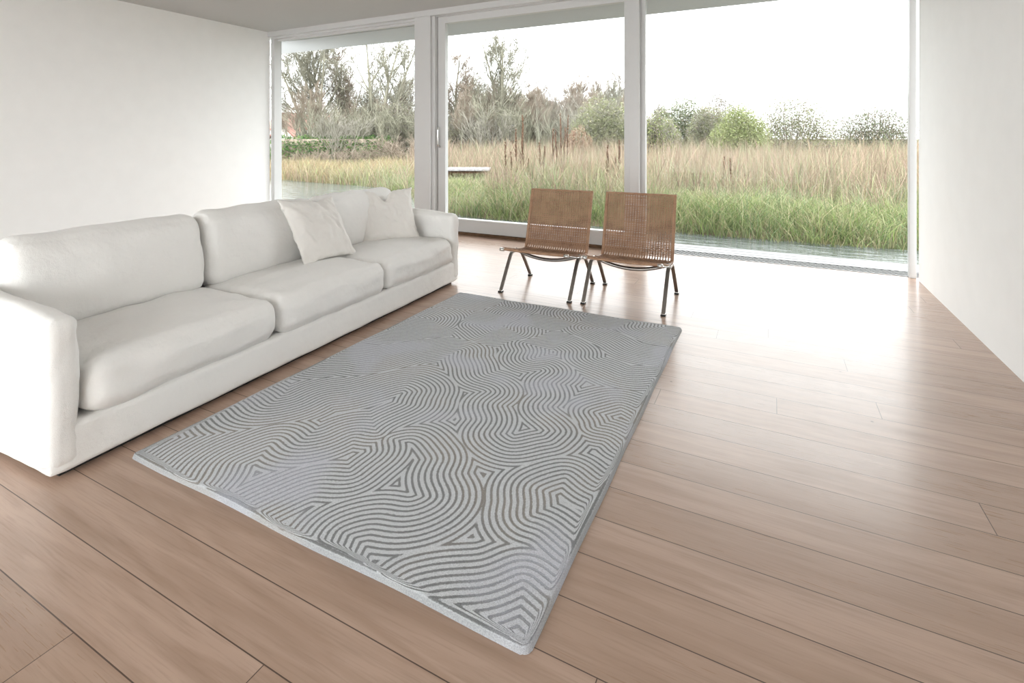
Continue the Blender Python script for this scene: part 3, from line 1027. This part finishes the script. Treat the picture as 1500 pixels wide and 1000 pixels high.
# leafy bushes
def leaf_cloud(name, lumps, n, size, palette, parent, seed, shell=.45):
    r = np.random.default_rng(seed)
    L = np.array(lumps, dtype=float)         # x y z rx ry rz
    wgt = L[:, 3] * L[:, 4] * L[:, 5]; wgt /= wgt.sum()
    k = r.choice(len(L), n, p=wgt)
    d = r.normal(size=(n, 3)); d /= np.linalg.norm(d, axis=1, keepdims=True)
    rad = (shell + (1.08 - shell) * r.random(n))[:, None]
    P = L[k, :3] + d * rad * L[k, 3:]
    P[:, 2] = np.maximum(P[:, 2], .05)
    a = r.normal(size=(n, 3)); a /= np.linalg.norm(a, axis=1, keepdims=True)
    b = np.cross(a, r.normal(size=(n, 3))); b /= np.linalg.norm(b, axis=1, keepdims=True)
    s = size * r.uniform(.6, 1.3, (n, 1))
    V = np.stack([P - a * s, P - b * s * .45 , P + a * s, P + b * s * .45], 1)
    pal = np.array(palette)
    col = pal[r.integers(0, len(pal), n)] * r.uniform(.7, 1.25, (n, 1))
    colv = np.repeat(np.concatenate([col, np.ones((n, 1))], 1)[:, None, :], 4, 1)
    F = (np.arange(n) * 4)[:, None] + np.arange(4)[None, :]
    return from_np(name, V.reshape(-1, 3), F, M['leaf'], parent, False, {'tint': ('FLOAT_COLOR', colv.reshape(-1, 4))})

def leafy(u, depth, top_row, wpx, palette, label, seed, n=7000, size=.05, stem_mat='bark_grey'):
    x, y = spot(u, depth)
    H = (HOR - top_row) / FOC * depth + EYE + .1
    Wd = wpx / FOC * depth / 2
    o = thing('leafy_bush', (x, y, -.1), label, 'bush')
    r = random.Random(seed)
    lumps = []
    for k in range(9):
        f = k / 8 * 2 - 1
        hh = H * (1.16 - .30 * f * f) * r.uniform(.88, 1.06)
        rz = hh * r.uniform(.28, .42)
        lumps.append((f * Wd * .8 * cc, f * Wd * .8 * ss + r.uniform(-.4, .4), hh - rz, Wd * .38, Wd * .38, rz))
        lumps.append((f * Wd * .75 * cc, f * Wd * .75 * ss + r.uniform(-.4, .4), hh * .35, Wd * .38, Wd * .4, hh * .35))
    leaf_cloud('foliage', lumps, int(n * 2.6), size, palette, o, seed)
    t = Tubes()
    for lx, ly, lz, *_ in lumps:
        t.add([Vector((lx * .25, ly * .25, 0)), Vector((lx * .6, ly * .6, lz * .6)), Vector((lx, ly, lz + _[2] * .9))], [.05, .03, .012], 4)
    t.build('stems', M[stem_mat], o)
    return o
OLIVE = [(.18, .20, .095), (.22, .23, .12), (.155, .175, .08), (.24, .225, .145)]
DGREEN = [(.085, .115, .06), (.12, .15, .075), (.16, .175, .10), (.20, .17, .12)]
GREYG = [(.16, .155, .13), (.21, .19, .17), (.18, .18, .125), (.24, .20, .18)]
LIME = [(.20, .24, .09), (.25, .27, .12), (.18, .21, .09), (.22, .22, .13)]
leafy(884, 27, 150, 92, OLIVE + GREYG[:2], 'rounded olive willow bush just left of the slim post', 61, 8500)
leafy(998, 31, 146, 70, DGREEN + OLIVE[:1], 'darkest green bush, in the middle of the right pane', 62, 8000)
leafy(962, 34, 156, 40, GREYG, 'small grey-green bush beside the slim post in the right pane', 63, 5000)
leafy(1040, 29, 158, 60, GREYG + OLIVE, 'brownish grey bush right of the darkest green one', 64, 7000)
leafy(1062, 33, 141, 80, GREYG, 'tall grey bare-looking bush on the skyline at the right edge', 65, 7000)
leafy(1085, 26, 166, 80, LIME, 'bright lime-green bush behind the dry grass in the right pane', 66, 8000)
leafy(960, 26, 174, 70, LIME + GREYG, 'low yellow-green bush at the left of the right pane', 67, 6000)
leafy(1160, 28, 150, 120, OLIVE + GREYG, 'wide olive bush in the right pane, between the lime-green and the furthest right bush', 68, 7000)
leafy(1280, 30, 158, 120, GREYG + DGREEN, 'grey-green bush furthest right, next to the right wall', 69, 7000)
k_ = 0
for u_, d_, v_, w_, lb in ((500, 46, 150, 70, 'hazy grey-green scrub behind the straight tree in the left window'), (548, 47, 140, 70, 'hazy grey-green scrub behind the big tree beside the wide column'),
                           (672, 46, 148, 70, 'hazy grey-green scrub at the left side of the middle pane'), (722, 47, 144, 80, 'hazy grey-green scrub under the tallest tree of the middle pane'),
                           (775, 47, 152, 70, 'hazy grey-green scrub behind the left group of dark seed stalks'), (828, 46, 148, 80, 'hazy grey-green scrub behind the right group of dark seed stalks')):
    k_ += 1
    leafy(u_, d_, v_, w_, [(.175, .175, .145), (.215, .205, .175), (.18, .185, .13), (.225, .205, .18)], lb, 90 + k_, 6000, .06)
leafy(848, 24, 193, 34, [(.20, .10, .075), (.26, .17, .12), (.25, .21, .14), (.22, .17, .11)], 'low brownish-red bush among the dry grass left of the slim post', 70, 2500, .045)
leafy(700, 36, 160, 90, GREYG + [(.20, .20, .12)], 'low grey-green scrub behind the dry grass, left of the middle pane', 71, 5000)
leafy(580, 36, 158, 80, GREYG + [(.20, .20, .12)], 'dense grey-green scrub beside the wide column in the left window', 72, 5000)

# hedge
hx0, hy0 = spot(405, 33); hx1, hy1 = spot(566, 34)
hg = thing('hedge', ((hx0 + hx1) / 2, (hy0 + hy1) / 2, -.1), 'clipped dark green hedge below the red-roofed house', 'hedge')
lum = []
for k in range(16):
    f = k / 15 - .5
    lum.append(((hx1 - hx0) * f, (hy1 - hy0) * f, .66, .55, .5, .86 + .05 * math.sin(k * 2.1)))
leaf_cloud('foliage', lum, 16000, .065, [(.06, .125, .035), (.085, .165, .045), (.12, .20, .05), (.05, .10, .045)], hg, 80, .8)
t = Tubes()
t.add([Vector(((hx1 - hx0) * f, (hy1 - hy0) * f, .72)) for f in (-.5, 0, .5)], 0, flat=(Vector((0, 0, 1)), .6, .3))
t.build('inner_growth', M['bark_brown'], hg)

# ---------------------------------------------------------------- houses beyond the trees
def house(u, depth, label, w, d, eave, ridge, rot, chimneys=(), name='house', roof='rooftile'):
    x, y = spot(u, depth)
    h = thing(name, (x, y, -.1), label, 'house', rot=rot)
    bm = bmesh.new()
    prof = [(-d / 2, 0), (d / 2, 0), (d / 2, eave), (0, ridge - .12), (-d / 2, eave)]
    a = [bm.verts.new((-w / 2, p[0], p[1])) for p in prof]; b = [bm.verts.new((w / 2, p[0], p[1])) for p in prof]
    bm.faces.new(a); bm.faces.new(b[::-1])
    for k in range(5):
        bm.faces.new((a[k], b[k], b[(k + 1) % 5], a[(k + 1) % 5]))
    from_bm('walls', bm, M['housewall'], h)
    bm = bmesh.new()
    for sg in (1, -1):
        q = [(-w / 2 - .3, sg * (d / 2 + .35), eave - .25), (w / 2 + .3, sg * (d / 2 + .35), eave - .25), (w / 2 + .3, 0, ridge), (-w / 2 - .3, 0, ridge)]
        lo = [bm.verts.new(p) for p in q]; hi = [bm.verts.new((p[0], p[1], p[2] + .16)) for p in q]
        bm.faces.new(lo); bm.faces.new(hi[::-1])
        for k in range(4):
            bm.faces.new((lo[k], lo[(k + 1) % 4], hi[(k + 1) % 4], hi[k]))
    from_bm('roof', bm, M[roof], h)
    for cx in chimneys:
        c = boxes('chimney', M['housewall'], [(cx - .35, cx + .35, -.35, .35, ridge - .5, ridge + 1.3)], h)
        boxes('chimney_cap', M['housewall'], [(cx - .42, cx + .42, -.42, .42, ridge + 1.3, ridge + 1.45)], c)
    win = boxes('window', M['dark'], [(-w / 4 - .4, -w / 4 + .4, -d / 2 - .02, -d / 2 + .1, 1.0, 2.0)], h)
    boxes('window', M['dark'], [(w / 4 - .4, w / 4 + .4, -d / 2 - .02, -d / 2 + .1, 1.0, 2.0)], h)
    return h
house(447, 62, 'house with red tiled roof and white chimneys beyond the hedge', 6.2, 6, 2.6, 4.3, YAW * 1.0, (.6, 2.0))
house(424, 50, 'small white gabled shed left of the red-roofed house', 3.0, 2.4, 1.3, 2.6, YAW + 1.57, (), 'shed')
house(683, 62, 'small white gabled cottage glimpsed between tree trunks in the middle pane', 4, 2.6, 1.6, 3.3, YAW + 1.57, (), 'cottage', 'planks')
house(573, 56, 'low brick-roofed outbuilding behind the thicket by the hedge end', 5, 4, 1.7, 2.3, YAW, (), 'outbuilding')

# ---------------------------------------------------------------- low plank platform in the grass
bx, by = spot(686, 17.2)
pl = thing('plank_platform', (bx, by, -.1), 'low pale wooden plank platform in the grass, lower left of the middle pane', 'platform', rot=YAW)
lg_ = [(-.72 + k * .245, -.72 + k * .245 + .235, -.6, .6, .30, .36) for k in range(6)]
boxes('deck', M['planks'], lg_, pl, bev=.006)
for sx in (-.62, .62):
    for sy in (-.45, .45):
        boxes('leg', M['stalk'], [(sx - .05, sx + .05, sy - .05, sy + .05, 0, .30)], pl)
boxes('beam', M['stalk'], [(-.74, .74, -.52, -.45, .22, .30), (-.74, .74, .45, .52, .22, .30)], pl)

# ---------------------------------------------------------------- dark dried seed stalks
def stalk_proto(seed):
    r = random.Random(seed)
    t = Tubes(); h = Tubes()
    pts = [Vector((0, 0, 0))]
    for k in range(8):
        pts.append(pts[-1] + Vector((r.gauss(0, .012), r.gauss(0, .012), .2)))
    t.add(pts, [.010 - .0008 * k for k in range(9)], 5)
    for k in range(60):
        f = r.uniform(.55, 1.0) * 8
        i = min(int(f), 7)
        p = pts[i].lerp(pts[i + 1], f - i)
        a = r.uniform(0, 6.28)
        q = p + Vector((math.cos(a) * .022, math.sin(a) * .022, .05))
        h.add([p, (p + q) / 2 + Vector((0, 0, .005)), q], [.008, .019, .004], 4)
    for k in range(3):
        z = .5 + k * .25
        a = r.uniform(0, 6.28)
        t.add([Vector((0, 0, z)), Vector((math.cos(a) * .07, math.sin(a) * .07, z + .16)), Vector((math.cos(a) * .10, math.sin(a) * .10, z + .33))], [.006, .006, .004], 4)
    root = bpy.data.objects.new('seed_stalk', None); C.objects.link(root)
    t.build('stem', M['stalk'], root); h.build('seed_head', M['stalk'], root)
    return root
stp = [stalk_proto(3), stalk_proto(9)]
st_used = set()
for k, (u, d, top, lean) in enumerate([(763, 13.5, 169, .01), (757, 13.2, 190, -.03), (769, 13.4, 196, .05), (741, 12.5, 209, .0), (747, 12.8, 222, .03),
                                       (792, 13.2, 209, -.04), (797, 12.6, 214, .05), (811, 14, 190, .0), (816, 14, 193, .03), (821, 14.2, 168, -.02), (825, 14, 186, .02),
                                       (831, 14.2, 169, .06), (892, 12.2, 212, .0), (887, 12, 236, -.06), (904, 13, 205, .03), (897, 12.4, 226, .08), (775, 12.8, 232, .1),
                                       (1074, 11, 232, .05), (1056, 11.5, 228, -.25)]):
    j = k % 2
    if j in st_used:
        o = copy_thing(stp[j])
    else:
        o = stp[j]; st_used.add(j)
    x, y = spot(u, d)
    s = ((HOR - top) / FOC * d + EYE + .1) / 1.62
    o.location = (x, y, -.1); o.scale = (1.0, 1.0, s); o.rotation_euler = (0, lean, k * 1.3)
    o.name = 'seed_stalk'
    tag(o, 'dark dried seed stalk standing in the beige dry grass', 'dried plant', 'dark seed stalks in the dry grass')
